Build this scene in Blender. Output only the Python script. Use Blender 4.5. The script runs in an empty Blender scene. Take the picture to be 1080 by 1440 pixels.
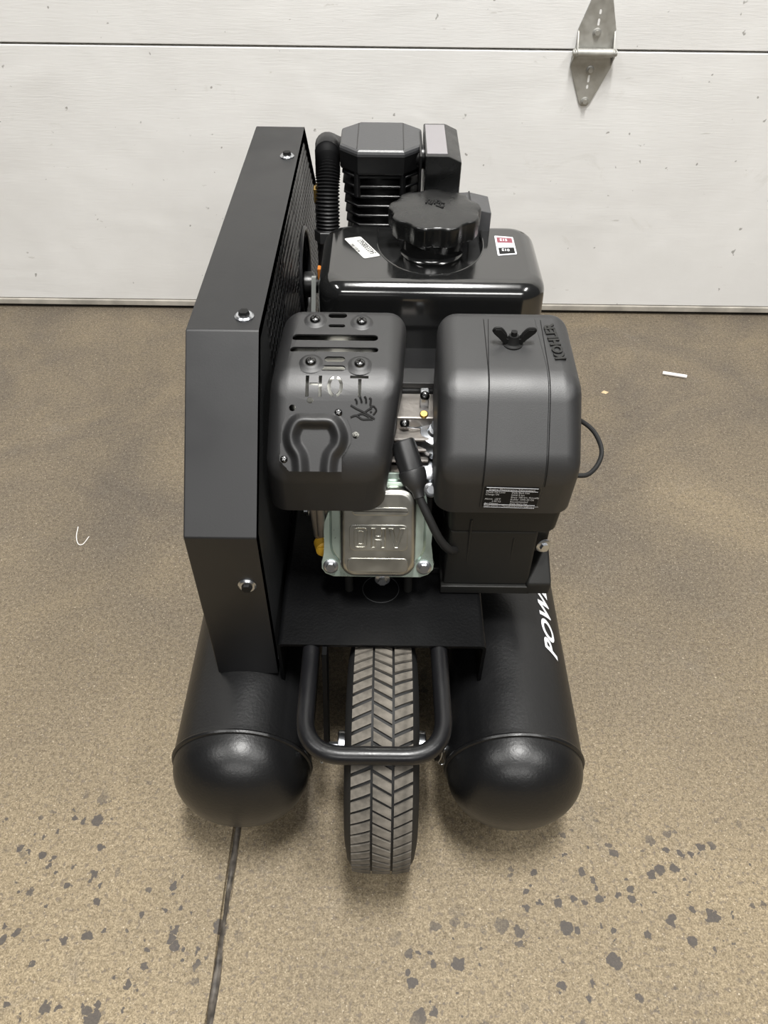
import bpy, bmesh, math, random
from mathutils import Vector, Matrix
random.seed(7)
sc = bpy.context.scene
COL = sc.collection
PI = math.pi

# ------------------------------------------------------------------ camera
TH, ROLL, CAMH = math.radians(45.5), math.radians(0.7), 1.08
fw = Vector((0, math.cos(TH), -math.sin(TH)))
r0 = Vector((1, 0, 0)); u0 = r0.cross(fw)
rt = r0 * math.cos(ROLL) + u0 * math.sin(ROLL)
up = rt.cross(fw)
cd = bpy.data.cameras.new('camera'); cam = bpy.data.objects.new('camera', cd); COL.objects.link(cam)
cam.matrix_world = Matrix(((rt.x, up.x, -fw.x, 0), (rt.y, up.y, -fw.y, 0), (rt.z, up.z, -fw.z, CAMH), (0, 0, 0, 1)))
cd.sensor_width = 36; cd.lens = 27.0; cd.clip_start = 0.02
sc.camera = cam

# ------------------------------------------------------------------ world, lights, exposure
w = bpy.data.worlds.new('world'); sc.world = w; w.use_nodes = True
bg = w.node_tree.nodes['Background']; bg.inputs[0].default_value = (0.97, 0.985, 1.0, 1); bg.inputs[1].default_value = 0.05
def area(x, y, z, sx, sy, power, rot=0):
    l = bpy.data.lights.new('ceiling_light', 'AREA'); l.shape = 'RECTANGLE'; l.size = sx; l.size_y = sy
    l.energy = power; l.color = (1.0, 0.985, 0.955)
    o = bpy.data.objects.new('ceiling_light', l); COL.objects.link(o); o.location = (x, y, z); o.rotation_euler = (0, 0, rot)
area(0.20, 0.35, 4.6, 0.45, 1.3, 240)
area(-2.6, -0.6, 4.6, 0.4, 1.6, 65)
area(2.6, -0.9, 4.6, 0.4, 1.6, 85)
area(-0.9, -3.6, 3.8, 1.6, 1.0, 65)
area(1.1, -3.9, 3.8, 1.6, 1.0, 80)
sc.view_settings.view_transform = 'Standard'; sc.view_settings.look = 'None'
sc.view_settings.gamma = 1.0; sc.view_settings.use_curve_mapping = False
sc.view_settings.exposure = 0.18

# ------------------------------------------------------------------ materials
def mat(name, col, rough=0.5, metal=0.0, spec=0.5, bump=0.0, bscale=300.0, rvar=0.0, rscale=12.0, cvar=0.0, coat=0.0):
    m = bpy.data.materials.new(name); m.use_nodes = True
    nt = m.node_tree; b = nt.nodes['Principled BSDF']
    b.inputs['Base Color'].default_value = (*col, 1); b.inputs['Roughness'].default_value = rough
    b.inputs['Metallic'].default_value = metal; b.inputs['Specular IOR Level'].default_value = spec
    b.inputs['Coat Weight'].default_value = coat; b.inputs['Coat Roughness'].default_value = 0.12
    tc = nt.nodes.new('ShaderNodeTexCoord')
    if bump:
        n = nt.nodes.new('ShaderNodeTexNoise'); n.inputs['Scale'].default_value = bscale; n.inputs['Detail'].default_value = 2
        nt.links.new(tc.outputs['Object'], n.inputs['Vector'])
        bp = nt.nodes.new('ShaderNodeBump'); bp.inputs['Strength'].default_value = bump; bp.inputs['Distance'].default_value = 0.001
        nt.links.new(n.outputs[0], bp.inputs['Height']); nt.links.new(bp.outputs[0], b.inputs['Normal'])
    if rvar or cvar:
        n = nt.nodes.new('ShaderNodeTexNoise'); n.inputs['Scale'].default_value = rscale; n.inputs['Detail'].default_value = 4
        nt.links.new(tc.outputs['Object'], n.inputs['Vector'])
        if rvar:
            mr = nt.nodes.new('ShaderNodeMapRange'); mr.inputs[1].default_value = .35; mr.inputs[2].default_value = .65
            mr.inputs[3].default_value = rough - rvar; mr.inputs[4].default_value = rough + rvar
            nt.links.new(n.outputs[0], mr.inputs[0]); nt.links.new(mr.outputs[0], b.inputs['Roughness'])
        if cvar:
            r = nt.nodes.new('ShaderNodeValToRGB'); r.color_ramp.elements[0].position = .35; r.color_ramp.elements[1].position = .68
            r.color_ramp.elements[0].color = (*[c * (1 - cvar) for c in col], 1); r.color_ramp.elements[1].color = (*[min(1, c * (1 + cvar)) for c in col], 1)
            nt.links.new(n.outputs[0], r.inputs[0]); nt.links.new(r.outputs[0], b.inputs['Base Color'])
    return m
M = dict(
    powder=mat('black_powder_coat', (.022, .023, .024), .42, 0, .5, .12, 420, .05, 14),
    guard=mat('guard_black_paint', (.0060, .0062, .0072), .40, 0, .62, .05, 500, .07, 7),
    tankpaint=mat('tank_black_paint', (.0055, .0056, .006), .35, 0, .5, .22, 260, .05, 10),
    saddle=mat('saddle_black_paint', (.0022, .0023, .0026), .42, 0, .14, .25, 320, .04, 10),
    muff=mat('muffler_guard_paint', (.0105, .0105, .0112), .50, 0, .85, .08, 700, .03, 12),
    plastic=mat('black_plastic', (.0100, .0102, .0110), .50, 0, .90, .12, 900, .03, 20),
    plastic2=mat('dull_black_plastic', (.0110, .0110, .0100), .5, 0, .45, .12, 900),
    glossy=mat('gloss_black_enamel', (.009, .0092, .0092), .13, 0, 1.0, .02, 60, .04, 9, 0, .45),
    cap=mat('cap_black_plastic', (.005, .0052, .0052), .28, 0, .7, .05, 300, .06, 30),
    rubber=mat('tyre_rubber', (.010, .010, .010), .62, 0, .35, .2, 150),
    tread=mat('dusty_tread_rubber', (.135, .122, .104), .85, 0, .25, .4, 120, 0, 60, .35),
    hose=mat('corrugated_hose_plastic', (.005, .005, .0055), .45, 0, .4),
    black=mat('flat_black', (.006, .006, .006), .6, 0, .3),
    iron=mat('pump_black_iron', (.006, .006, .0064), .34, 0, .5, .15, 200),
    pumphead=mat('pump_head_grey_black', (.040, .041, .044), .42, 0, 1.0, .15, 300),
    chrome=mat('bright_zinc', (.58, .60, .63), .28, 1, .5, .1, 200),
    zinc=mat('greenish_zinc', (.55, .66, .59), .32, .72, .5, .06, 160, .05, 30, .10),
    satin=mat('satin_steel_cover', (.56, .555, .51), .33, 1, .5, .05, 200, .06, 25, .06),
    alu=mat('cast_aluminium', (.40, .375, .35), .45, 1, .5, .3, 180),
    brass=mat('brass', (.50, .33, .10), .42, 1),
    steel=mat('galvanised_steel', (.44, .435, .405), .45, .55, .5, .1, 90, .08, 50, .12),
    dsteel=mat('dark_screw_steel', (.11, .11, .11), .25, 1),
    white=mat('white_print', (.82, .83, .86), .5),
    sticker=mat('white_sticker', (.64, .64, .61), .45),
    grey=mat('grey_print', (.07, .07, .072), .5),
    red=mat('maroon_print', (.22, .055, .075), .5),
    pink=mat('pale_pink_print', (.80, .72, .78), .5),
    orange=mat('orange_plastic', (.62, .20, .03), .5),
    yellow=mat('yellow_plastic', (.78, .45, .04), .45),
    strap=mat('grey_strap', (.20, .21, .20), .5),
    brightplate=mat('bright_metallic', (.56, .54, .57), .30, .9),
    chalk=mat('white_paper', (.86, .83, .80), .8),
    chip=mat('tan_wood', (.62, .47, .28), .8),
    tar=mat('joint_tar', (.085, .074, .062), .6, 0, .4, .8, 150, 0, 70, .5),
)

# ------------------------------------------------------------------ helpers
WL = {}
def add(name, bm, m, parent=None, smooth=35, **props):
    """links a bmesh (world coordinates) as one object whose origin is its centre"""
    bmesh.ops.recalc_face_normals(bm, faces=bm.faces) if props.pop('recalc', True) else None
    me = bpy.data.meshes.new(name); bm.to_mesh(me); bm.free()
    return addmesh(name, me, m, parent, smooth, **props)
def addmesh(name, me, m, parent=None, smooth=35, **props):
    co = [v.co for v in me.vertices]
    lo = Vector((min(c.x for c in co), min(c.y for c in co), min(c.z for c in co)))
    hi = Vector((max(c.x for c in co), max(c.y for c in co), max(c.z for c in co)))
    c = (lo + hi) / 2
    me.transform(Matrix.Translation(-c))
    if smooth:
        me.polygons.foreach_set('use_smooth', [True] * len(me.polygons)); me.set_sharp_from_angle(angle=math.radians(smooth))
    me.materials.clear(); me.materials.append(m)
    o = bpy.data.objects.new(name, me); COL.objects.link(o)
    if smooth:
        wn = o.modifiers.new('normals', 'WEIGHTED_NORMAL'); wn.keep_sharp = True; wn.weight = 80
    place(o, c, parent)
    for k, v in props.items(): o[k] = v
    return o
def place(o, wloc, parent):
    if parent is not None:
        o.parent = parent; o.location = Vector(wloc) - WL[parent]
    else: o.location = wloc
    WL[o] = Vector(wloc)
def inst(name, src, wloc, parent, normal=None, roll=0.0, rot=None, **props):
    """another object on a mesh already made; local +Z turned to `normal`"""
    o = bpy.data.objects.new(name, src); COL.objects.link(o)
    place(o, wloc, parent)
    if rot is not None: o.rotation_euler = rot
    elif normal is not None:
        q = Vector(normal).to_track_quat('Z', 'Y').to_matrix().to_4x4() @ Matrix.Rotation(roll, 4, 'Z')
        o.rotation_euler = q.to_euler()
    for k, v in props.items(): o[k] = v
    return o
def meshof(name, bm, m, smooth=35):
    bmesh.ops.recalc_face_normals(bm, faces=bm.faces)
    me = bpy.data.meshes.new(name); bm.to_mesh(me); bm.free()
    me.polygons.foreach_set('use_smooth', [True] * len(me.polygons)); me.set_sharp_from_angle(angle=math.radians(smooth))
    me.materials.append(m); return me
def empty(name, loc, label=None, cat=None):
    o = bpy.data.objects.new(name, None); COL.objects.link(o); o.location = loc; WL[o] = Vector(loc); o.empty_display_size = .05
    if label: o['label'] = label
    if cat: o['category'] = cat
    return o

def box(bm, x0, x1, y0, y1, z0, z1, bev=0.0, seg=2):
    b = bmesh.new()
    vs = [b.verts.new((x, y, z)) for x in (x0, x1) for y in (y0, y1) for z in (z0, z1)]
    bmesh.ops.convex_hull(b, input=vs)
    bmesh.ops.dissolve_limit(b, angle_limit=.02, verts=b.verts, edges=b.edges)
    if bev: bmesh.ops.bevel(b, geom=b.edges[:], offset=bev, segments=seg, profile=.5, affect='EDGES', clamp_overlap=True)
    merge(bm, b)
    return bm
def merge(bm, b):
    me = bpy.data.meshes.new('tmp'); b.to_mesh(me); b.free(); bm.from_mesh(me); bpy.data.meshes.remove(me)
def hull(pts, bev=0.0, seg=4, ang=.12):
    b = bmesh.new()
    vs = [b.verts.new(p) for p in pts]
    r = bmesh.ops.convex_hull(b, input=vs)
    bad = [g for g in r['geom_interior'] if isinstance(g, bmesh.types.BMVert)]
    if bad: bmesh.ops.delete(b, geom=bad, context='VERTS')
    bmesh.ops.dissolve_limit(b, angle_limit=ang, verts=b.verts, edges=b.edges)
    if bev: bmesh.ops.bevel(b, geom=b.edges[:], offset=bev, segments=seg, profile=.5, affect='EDGES', clamp_overlap=True)
    return b
def clip(bm, z, fill=False):
    r = bmesh.ops.bisect_plane(bm, geom=bm.verts[:] + bm.edges[:] + bm.faces[:], plane_co=(0, 0, z), plane_no=(0, 0, -1), clear_outer=True)
    if fill: bmesh.ops.edgeloop_fill(bm, edges=[e for e in r['geom_cut'] if isinstance(e, bmesh.types.BMEdge)])
def cyl(bm, c, axis, r, h, n=24, r2=None, bev=0.0):
    """cylinder or cone from c along axis"""
    b = bmesh.new(); r2 = r if r2 is None else r2
    q = Vector(axis).to_track_quat('Z', 'Y').to_matrix()
    prof = [(r, 0), (r2, h)] if not bev else [(r - bev, 0), (r, bev), (r2, h - bev), (r2 - bev, h)]
    rings = []
    for rr, z in prof:
        rings.append([b.verts.new(Vector(c) + q @ Vector((rr * math.cos(2 * PI * i / n), rr * math.sin(2 * PI * i / n), z))) for i in range(n)])
    for a, d in zip(rings, rings[1:]):
        for i in range(n): b.faces.new((a[i], a[(i + 1) % n], d[(i + 1) % n], d[i]))
    b.faces.new(rings[0][::-1]); b.faces.new(rings[-1])
    merge(bm, b); return bm
def lathe(bm, c, axis, prof, n=32, close=True, rfun=None):
    """prof = [(radius, height)...]"""
    q = Vector(axis).to_track_quat('Z', 'Y').to_matrix(); c = Vector(c)
    b = bmesh.new(); rings = []
    for rr, z in prof:
        if rr < 1e-6: rings.append([b.verts.new(c + q @ Vector((0, 0, z)))]); continue
        ring = []
        for i in range(n):
            a = 2 * PI * i / n; f = rfun(a, rr, z) if rfun else 1.0
            ring.append(b.verts.new(c + q @ Vector((rr * f * math.cos(a), rr * f * math.sin(a), z))))
        rings.append(ring)
    for a, d in zip(rings, rings[1:]):
        for i in range(n):
            j = (i + 1) % n
            if len(a) == 1 and len(d) == 1: continue
            if len(a) == 1: b.faces.new((a[0], d[j], d[i]))
            elif len(d) == 1: b.faces.new((a[i], a[j], d[0]))
            else: b.faces.new((a[i], a[j], d[j], d[i]))
    if close:
        if len(rings[0]) > 1: b.faces.new(rings[0][::-1])
        if len(rings[-1]) > 1: b.faces.new(rings[-1])
    merge(bm, b); return bm
def smoothpath(pts, sub=6):
    """Catmull-Rom through pts"""
    P = [Vector(p) for p in pts]; out = []
    for i in range(len(P) - 1):
        a = P[i - 1] if i else P[0] * 2 - P[1]; b, c = P[i], P[i + 1]; d = P[i + 2] if i + 2 < len(P) else P[-1] * 2 - P[-2]
        for k in range(sub):
            t = k / sub
            out.append(.5 * ((2 * b) + (c - a) * t + (2 * a - 5 * b + 4 * c - d) * t * t + (3 * b - a - 3 * c + d) * t ** 3))
    out.append(P[-1]); return out
def tube(bm, path, r, n=12, rfun=None, closed=False):
    P = [Vector(p) for p in path]; b = bmesh.new(); rings = []
    t0 = (P[1] - P[0]).normalized(); nrm = t0.orthogonal().normalized()
    for i, p in enumerate(P):
        if closed: t = (P[(i + 1) % len(P)] - P[i - 1]).normalized()
        else: t = (P[min(i + 1, len(P) - 1)] - P[max(i - 1, 0)]).normalized()
        nrm = (nrm - t * nrm.dot(t)).normalized(); bi = t.cross(nrm)
        rr = rfun(i) if rfun else r
        rings.append([b.verts.new(p + (nrm * math.cos(2 * PI * k / n) + bi * math.sin(2 * PI * k / n)) * rr) for k in range(n)])
    seq = list(zip(rings, rings[1:])) + ([(rings[-1], rings[0])] if closed else [])
    for a, d in seq:
        for k in range(n): b.faces.new((a[k], a[(k + 1) % n], d[(k + 1) % n], d[k]))
    if not closed: b.faces.new(rings[0][::-1]); b.faces.new(rings[-1])
    merge(bm, b); return bm
def arcpath(pts, r, seg=8):
    """polyline with rounded corners; r is the tangent length"""
    P = [Vector(p) for p in pts]; out = [P[0]]
    for a, b, c in zip(P, P[1:], P[2:]):
        p, q = b + (a - b).normalized() * r, b + (c - b).normalized() * r
        for k in range(seg + 1):
            t = k / seg; out.append(p * (1 - t) ** 2 + b * 2 * t * (1 - t) + q * t * t)
    out.append(P[-1]); return out
def rrect(x0, x1, y0, y1, r, n=6):
    out = []
    for cx, cy, a0 in ((x1 - r, y1 - r, 0), (x0 + r, y1 - r, 90), (x0 + r, y0 + r, 180), (x1 - r, y0 + r, 270)):
        for k in range(n + 1):
            a = math.radians(a0 + 90 * k / n); out.append((cx + r * math.cos(a), cy + r * math.sin(a)))
    return out
def loft(bm, rings, cap0=True, cap1=True):
    b = bmesh.new(); R = [[b.verts.new(p) for p in ring] for ring in rings]; n = len(R[0])
    for a, d in zip(R, R[1:]):
        for i in range(n): b.faces.new((a[i], a[(i + 1) % n], d[(i + 1) % n], d[i]))
    if cap0: b.faces.new(R[0][::-1])
    if cap1: b.faces.new(R[-1])
    merge(bm, b); return bm
def prism(bm, poly, fn, h0, h1, bev=0.0, seg=2):
    """2D polygon extruded; fn(u,v,h) -> world"""
    b = bmesh.new()
    A = [b.verts.new(fn(u, v, h0)) for u, v in poly]; B = [b.verts.new(fn(u, v, h1)) for u, v in poly]; n = len(A)
    f0 = b.faces.new(A[::-1]); f1 = b.faces.new(B)
    for i in range(n): b.faces.new((A[i], A[(i + 1) % n], B[(i + 1) % n], B[i]))
    if bev: bmesh.ops.bevel(b, geom=list(f1.edges), offset=bev, segments=seg, profile=.5, affect='EDGES', clamp_overlap=True)
    merge(bm, b); return bm
def apply_bool(bm, cut):
    """exact boolean difference; returns a mesh"""
    bmesh.ops.recalc_face_normals(bm, faces=bm.faces); bmesh.ops.recalc_face_normals(cut, faces=cut.faces)
    ma, mb = bpy.data.meshes.new('a'), bpy.data.meshes.new('b'); bm.to_mesh(ma); cut.to_mesh(mb); bm.free(); cut.free()
    oa, ob = bpy.data.objects.new('a', ma), bpy.data.objects.new('b', mb); COL.objects.link(oa); COL.objects.link(ob)
    md = oa.modifiers.new('x', 'BOOLEAN'); md.operation = 'DIFFERENCE'; md.object = ob; md.solver = 'EXACT'; md.use_self = True
    dg = bpy.context.evaluated_depsgraph_get(); dg.update()
    me = bpy.data.meshes.new_from_object(oa.evaluated_get(dg))
    for o, m in ((oa, ma), (ob, mb)): bpy.data.objects.remove(o); bpy.data.meshes.remove(m)
    return me
def text_bm(body, size=1.0, extrude=0.0, shear=0.0, offset=0.0, sx=1.0, outline=0.0, align='CENTER', space=1.0, res=3):
    cu = bpy.data.curves.new('t', 'FONT'); cu.body = body; cu.size = size; cu.extrude = extrude; cu.shear = shear; cu.offset = offset
    cu.align_x = align; cu.align_y = 'CENTER'; cu.space_character = space; cu.resolution_u = res
    if outline: cu.fill_mode = 'NONE'; cu.bevel_depth = outline; cu.bevel_resolution = 1
    o = bpy.data.objects.new('t', cu); COL.objects.link(o)
    dg = bpy.context.evaluated_depsgraph_get(); dg.update()
    me = bpy.data.meshes.new_from_object(o.evaluated_get(dg))
    bm = bmesh.new(); bm.from_mesh(me); bpy.data.objects.remove(o); bpy.data.curves.remove(cu); bpy.data.meshes.remove(me)
    for v in bm.verts: v.co.x *= sx
    return bm
def onplane(bm, origin, u, v):
    """text/2D shapes in XY -> plane with axes u, v"""
    u, v = Vector(u).normalized(), Vector(v).normalized(); n = u.cross(v); o = Vector(origin)
    for w_ in bm.verts: w_.co = o + u * w_.co.x + v * w_.co.y + n * w_.co.z
    return bm

# shared fasteners (local +Z is out of the surface)
def hexbolt(r=.006, h=.005, flange=.0095, m=M['chrome']):
    b = bmesh.new(); lathe(b, (0, 0, 0), (0, 0, 1), [(flange, 0), (flange, .0012), (flange * .8, .0022), (0, .0022)], 24)
    cyl(b, (0, 0, .0015), (0, 0, 1), r, h, 6, r * .94); return meshof('hex_bolt', b, m)
def panscrew(r=.006, m=M['dsteel']):
    b = bmesh.new(); lathe(b, (0, 0, 0), (0, 0, 1), [(r, 0), (r * .97, r * .25), (r * .75, r * .5), (r * .35, r * .62), (0, r * .64)], 20)
    k = bmesh.new(); box(k, -r * .5, r * .5, -r * .1, r * .1, r * .3, r * 2); box(k, -r * .1, r * .1, -r * .5, r * .5, r * .3, r * 2.01)
    me = apply_bool(b, k); me.polygons.foreach_set('use_smooth', [True] * len(me.polygons)); me.set_sharp_from_angle(angle=.6)
    me.materials.clear(); me.materials.append(m); return me
SCREW = panscrew(); SMALLSCREW = panscrew(.0042); BOLT = hexbolt(); SMALLBOLT = hexbolt(.0048, .004, .0075)
DARKBOLT = hexbolt(.0060, .0034, .0062, M['black'])
b = bmesh.new(); lathe(b, (0, 0, 0), (0, 0, 1), [(.0105, 0), (.0105, .0012), (.0085, .003), (0, .003)], 24); WASHER = meshof('washer', b, M['chrome'])

# ================================================================== THE SETTING
def floor_material():
    m = bpy.data.materials.new('worn_concrete'); m.use_nodes = True; nt = m.node_tree; N, L = nt.nodes, nt.links
    b = N['Principled BSDF']; b.inputs['Roughness'].default_value = .62; b.inputs['Specular IOR Level'].default_value = .35
    tc = N.new('ShaderNodeNewGeometry')
    def noise(scale, detail=4, rough=.6, dist=0):
        n = N.new('ShaderNodeTexNoise'); n.inputs['Scale'].default_value = scale; n.inputs['Detail'].default_value = detail
        n.inputs['Roughness'].default_value = rough; n.inputs['Distortion'].default_value = dist; L.new(tc.outputs['Position'], n.inputs['Vector']); return n.outputs[0]
    def ramp(src, p0, p1, c0, c1):
        r = N.new('ShaderNodeValToRGB'); r.color_ramp.elements[0].position = p0; r.color_ramp.elements[1].position = p1
        r.color_ramp.elements[0].color = (*c0, 1) if len(c0) == 3 else c0; r.color_ramp.elements[1].color = (*c1, 1); L.new(src, r.inputs[0]); return r.outputs[0]
    def mix(fac, a, c, mode='MIX'):
        x = N.new('ShaderNodeMix'); x.data_type = 'RGBA'; x.blend_type = mode; x.clamp_result = False
        for s, v in ((x.inputs[0], fac), (x.inputs[6], a), (x.inputs[7], c)):
            if hasattr(v, 'links'): L.new(v, s)
            elif isinstance(v, tuple): s.default_value = (*v, 1)
            else: s.default_value = v
        return x.outputs[2]
    def math_(op, a, c=0.0):
        x = N.new('ShaderNodeMath'); x.operation = op; x.use_clamp = True
        for s, v in ((x.inputs[0], a), (x.inputs[1], c)):
            if hasattr(v, 'links'): L.new(v, s)
            else: s.default_value = v
        return x.outputs[0]
    base = ramp(noise(2.1, 5, .55), .35, .66, (.270, .218, .140), (.368, .298, .190))
    # mottled grey that gets stronger towards the door
    sep = N.new('ShaderNodeSeparateXYZ'); L.new(tc.outputs['Position'], sep.inputs[0])
    mr = N.new('ShaderNodeMapRange'); mr.inputs[1].default_value = .2; mr.inputs[2].default_value = 1.1; mr.inputs[3].default_value = .12; mr.inputs[4].default_value = .92
    L.new(sep.outputs[1], mr.inputs[0])
    grey_mix = math_('MULTIPLY', ramp(noise(3.3, 6, .62, .6), .28, .64, (.42, .42, .42), (1, 1, 1)), mr.outputs[0])
    base = mix(grey_mix, base, (.125, .108, .090))
    base = mix(math_('MULTIPLY', ramp(noise(6.5, 6, .7, 1.2), .56, .70, (0, 0, 0), (1, 1, 1)), .32), base, (.20, .18, .155))
    # sand and aggregate grain
    base = mix(.85, mix(.75, base, ramp(noise(170, 6, .85, .3), .36, .60, (.30, .265, .22), (1.12, 1.12, 1.12)), 'MULTIPLY'), ramp(noise(420, 3, .8), .36, .58, (.45, .42, .37), (1.12, 1.12, 1.12)), 'MULTIPLY')
    base = mix(ramp(noise(160, 3, .6), .575, .625, (0, 0, 0), (.75, .75, .75)), base, (.125, .10, .075))
    base = mix(ramp(noise(300, 1, .5), .69, .73, (0, 0, 0), (.45, .45, .45)), base, (.62, .54, .42))
    # patches of the floor where drips have dried, as centre and radius
    zone = None
    for cx_, cy_, rad in ((.275, .325, .17), (-.265, .31, .10), (.085, .255, .09), (.42, .36, .12), (-.42, .42, .08)):
        vd = N.new('ShaderNodeVectorMath'); vd.operation = 'DISTANCE'; L.new(tc.outputs['Position'], vd.inputs[0]); vd.inputs[1].default_value = (cx_, cy_, 0)
        m_ = N.new('ShaderNodeMapRange'); m_.inputs[1].default_value = rad; m_.inputs[2].default_value = rad * .55; L.new(vd.outputs['Value'], m_.inputs[0])
        zone = m_.outputs[0] if zone is None else math_('MAXIMUM', zone, m_.outputs[0])
    # dried drip spots: round cells with a random size, only where the patch mask allows
    def spots(scale, size, lo, hi, mscale, dens):
        v = N.new('ShaderNodeTexVoronoi'); v.inputs['Scale'].default_value = scale; v.inputs['Randomness'].default_value = 1
        dn = N.new('ShaderNodeTexNoise'); dn.inputs['Scale'].default_value = 110; dn.inputs['Detail'].default_value = 5; L.new(tc.outputs['Position'], dn.inputs['Vector'])
        vm = N.new('ShaderNodeVectorMath'); vm.operation = 'SCALE'; vm.inputs[3].default_value = .015; L.new(dn.outputs[1], vm.inputs[0])
        va = N.new('ShaderNodeVectorMath'); va.operation = 'ADD'; L.new(tc.outputs['Position'], va.inputs[0]); L.new(vm.outputs[0], va.inputs[1]); L.new(va.outputs[0], v.inputs['Vector'])
        sp = N.new('ShaderNodeSeparateColor'); L.new(v.outputs['Color'], sp.inputs[0])
        thr = math_('MULTIPLY', math_('SUBTRACT', sp.outputs[0], dens), size / (1 - dens))
        inside = math_('MULTIPLY', math_('SUBTRACT', thr, v.outputs['Distance']), 30)
        return math_('MULTIPLY', inside, math_('MAXIMUM', zone, ramp(noise(mscale, 2, .5), lo, hi, (0, 0, 0), (1, 1, 1))))
    s1 = spots(36, .40, .54, .62, 2.3, .35); s2 = spots(64, .40, .52, .60, 2.0, .30)
    front = N.new('ShaderNodeMapRange'); front.inputs[1].default_value = .95; front.inputs[2].default_value = .45; front.inputs[3].default_value = .12; front.inputs[4].default_value = .88
    L.new(sep.outputs[1], front.inputs[0])
    base = mix(math_('MULTIPLY', math_('MAXIMUM', s1, s2), front.outputs[0]), base, (.052, .046, .044))
    L.new(base, b.inputs['Base Color'])
    bp = N.new('ShaderNodeBump'); bp.inputs['Strength'].default_value = .35; bp.inputs['Distance'].default_value = .001
    L.new(noise(230, 3, .6), bp.inputs['Height']); L.new(bp.outputs[0], b.inputs['Normal'])
    return m
M['floor'] = floor_material()

JX, JW = -.2005, .0055
bm = bmesh.new()
xs = [-4.0, JX - JW, JX - JW + .001, JX + JW - .001, JX + JW, 4.0]; zs = [0, 0, -.006, -.006, 0, 0]
ys = [-2.6 + i * .05 for i in range(91)]
grid = [[bm.verts.new((x + (random.uniform(-.0012, .0012) if 0 < i < 5 else 0), y, z)) for i, (x, z) in enumerate(zip(xs, zs))] for y in ys]
for a, d in zip(grid, grid[1:]):
    for i in range(5): bm.faces.new((a[i], a[i + 1], d[i + 1], d[i]))
floor = add('floor', bm, M['floor'], None, 0, kind='structure')
bm = bmesh.new()
prev = None
for k in range(361):
    y = -2.6 + k * .0125
    ring = [bm.verts.new((JX + (t - 2) * .00255 * (.78 + .3 * math.sin(k * .41) * math.sin(k * .13)) + .0006 * math.sin(k * .29) + random.uniform(-.0005, .0005), y, -.0045 + (.0035 if t == 2 else .0022 if t in (1, 3) else 0) + random.uniform(-.0012, .0012))) for t in range(5)]
    if prev:
        for t in range(4): bm.faces.new((prev[t], prev[t + 1], ring[t + 1], ring[t]))
    prev = ring
add('joint_filler', bm, M['tar'], floor, 60, label='dark tarry filler of the floor joint')

def door_material():
    m = bpy.data.materials.new('white_door_steel'); m.use_nodes = True; nt = m.node_tree; N, L = nt.nodes, nt.links
    b = N['Principled BSDF']; b.inputs['Roughness'].default_value = .55; b.inputs['Specular IOR Level'].default_value = .35
    geo = N.new('ShaderNodeNewGeometry')
    mp = N.new('ShaderNodeMapping'); mp.inputs['Scale'].default_value = (1, 1, 1); L.new(geo.outputs['Position'], mp.inputs[0])
    def noise(sc_, scale, detail=4, rough=.6, dist=0):
        mm = N.new('ShaderNodeMapping'); mm.inputs['Scale'].default_value = sc_; L.new(geo.outputs['Position'], mm.inputs[0])
        n = N.new('ShaderNodeTexNoise'); n.inputs['Scale'].default_value = scale; n.inputs['Detail'].default_value = detail
        n.inputs['Roughness'].default_value = rough; n.inputs['Distortion'].default_value = dist; L.new(mm.outputs[0], n.inputs['Vector']); return n.outputs[0]
    def ramp(src, p0, p1, c0, c1):
        r = N.new('ShaderNodeValToRGB'); r.color_ramp.elements[0].position = p0; r.color_ramp.elements[1].position = p1
        r.color_ramp.elements[0].color = (*c0, 1); r.color_ramp.elements[1].color = (*c1, 1); L.new(src, r.inputs[0]); return r.outputs[0]
    def mix(fac, a, c):
        x = N.new('ShaderNodeMix'); x.data_type = 'RGBA'; L.new(fac, x.inputs[0])
        if hasattr(a, 'links'): L.new(a, x.inputs[6])
        else: x.inputs[6].default_value = (*a, 1)
        x.inputs[7].default_value = (*c, 1); return x.outputs[2]
    c = ramp(noise((1, 1, 1), 2.5, 5, .6), .35, .65, (.775, .77, .755), (.86, .858, .845))
    c = mix(ramp(noise((1, 1, 1.3), 5.5, 7, .7, .8), .61, .74, (0, 0, 0), (.45, .45, .45)), c, (.60, .585, .54))
    c = mix(ramp(noise((2, 1, 9), 6, 4, .6, .3), .695, .73, (0, 0, 0), (.5, .5, .5)), c, (.50, .485, .45))
    c = mix(ramp(noise((1, 1, 1), 46, 2, .5, .2), .735, .765, (0, 0, 0), (.75, .75, .75)), c, (.26, .25, .23))
    L.new(c, b.inputs['Base Color'])
    bp = N.new('ShaderNodeBump'); bp.inputs['Strength'].default_value = .28; bp.inputs['Distance'].default_value = .0012
    L.new(noise((1, 1, 11), 26, 4, .6, .3), bp.inputs['Height'])
    bp2 = N.new('ShaderNodeBump'); bp2.inputs['Strength'].default_value = .35; bp2.inputs['Distance'].default_value = .01
    L.new(noise((1, 1, 1.4), 4.5, 2, .4, .5), bp2.inputs['Height']); L.new(bp2.outputs[0], bp.inputs['Normal'])
    L.new(bp.outputs[0], b.inputs['Normal']); return m
M['door'] = door_material()
M['seal'] = mat('door_seal_vinyl', (.40, .375, .33), .6, 0, .4, .2, 60, 0, 20, .2)
M['wall'] = mat('painted_wall', (.70, .69, .66), .8, 0, .3, .1, 40)
YD = 1.81
door = empty('door_1', (0, YD, 0)); door['kind'] = 'structure'
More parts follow.
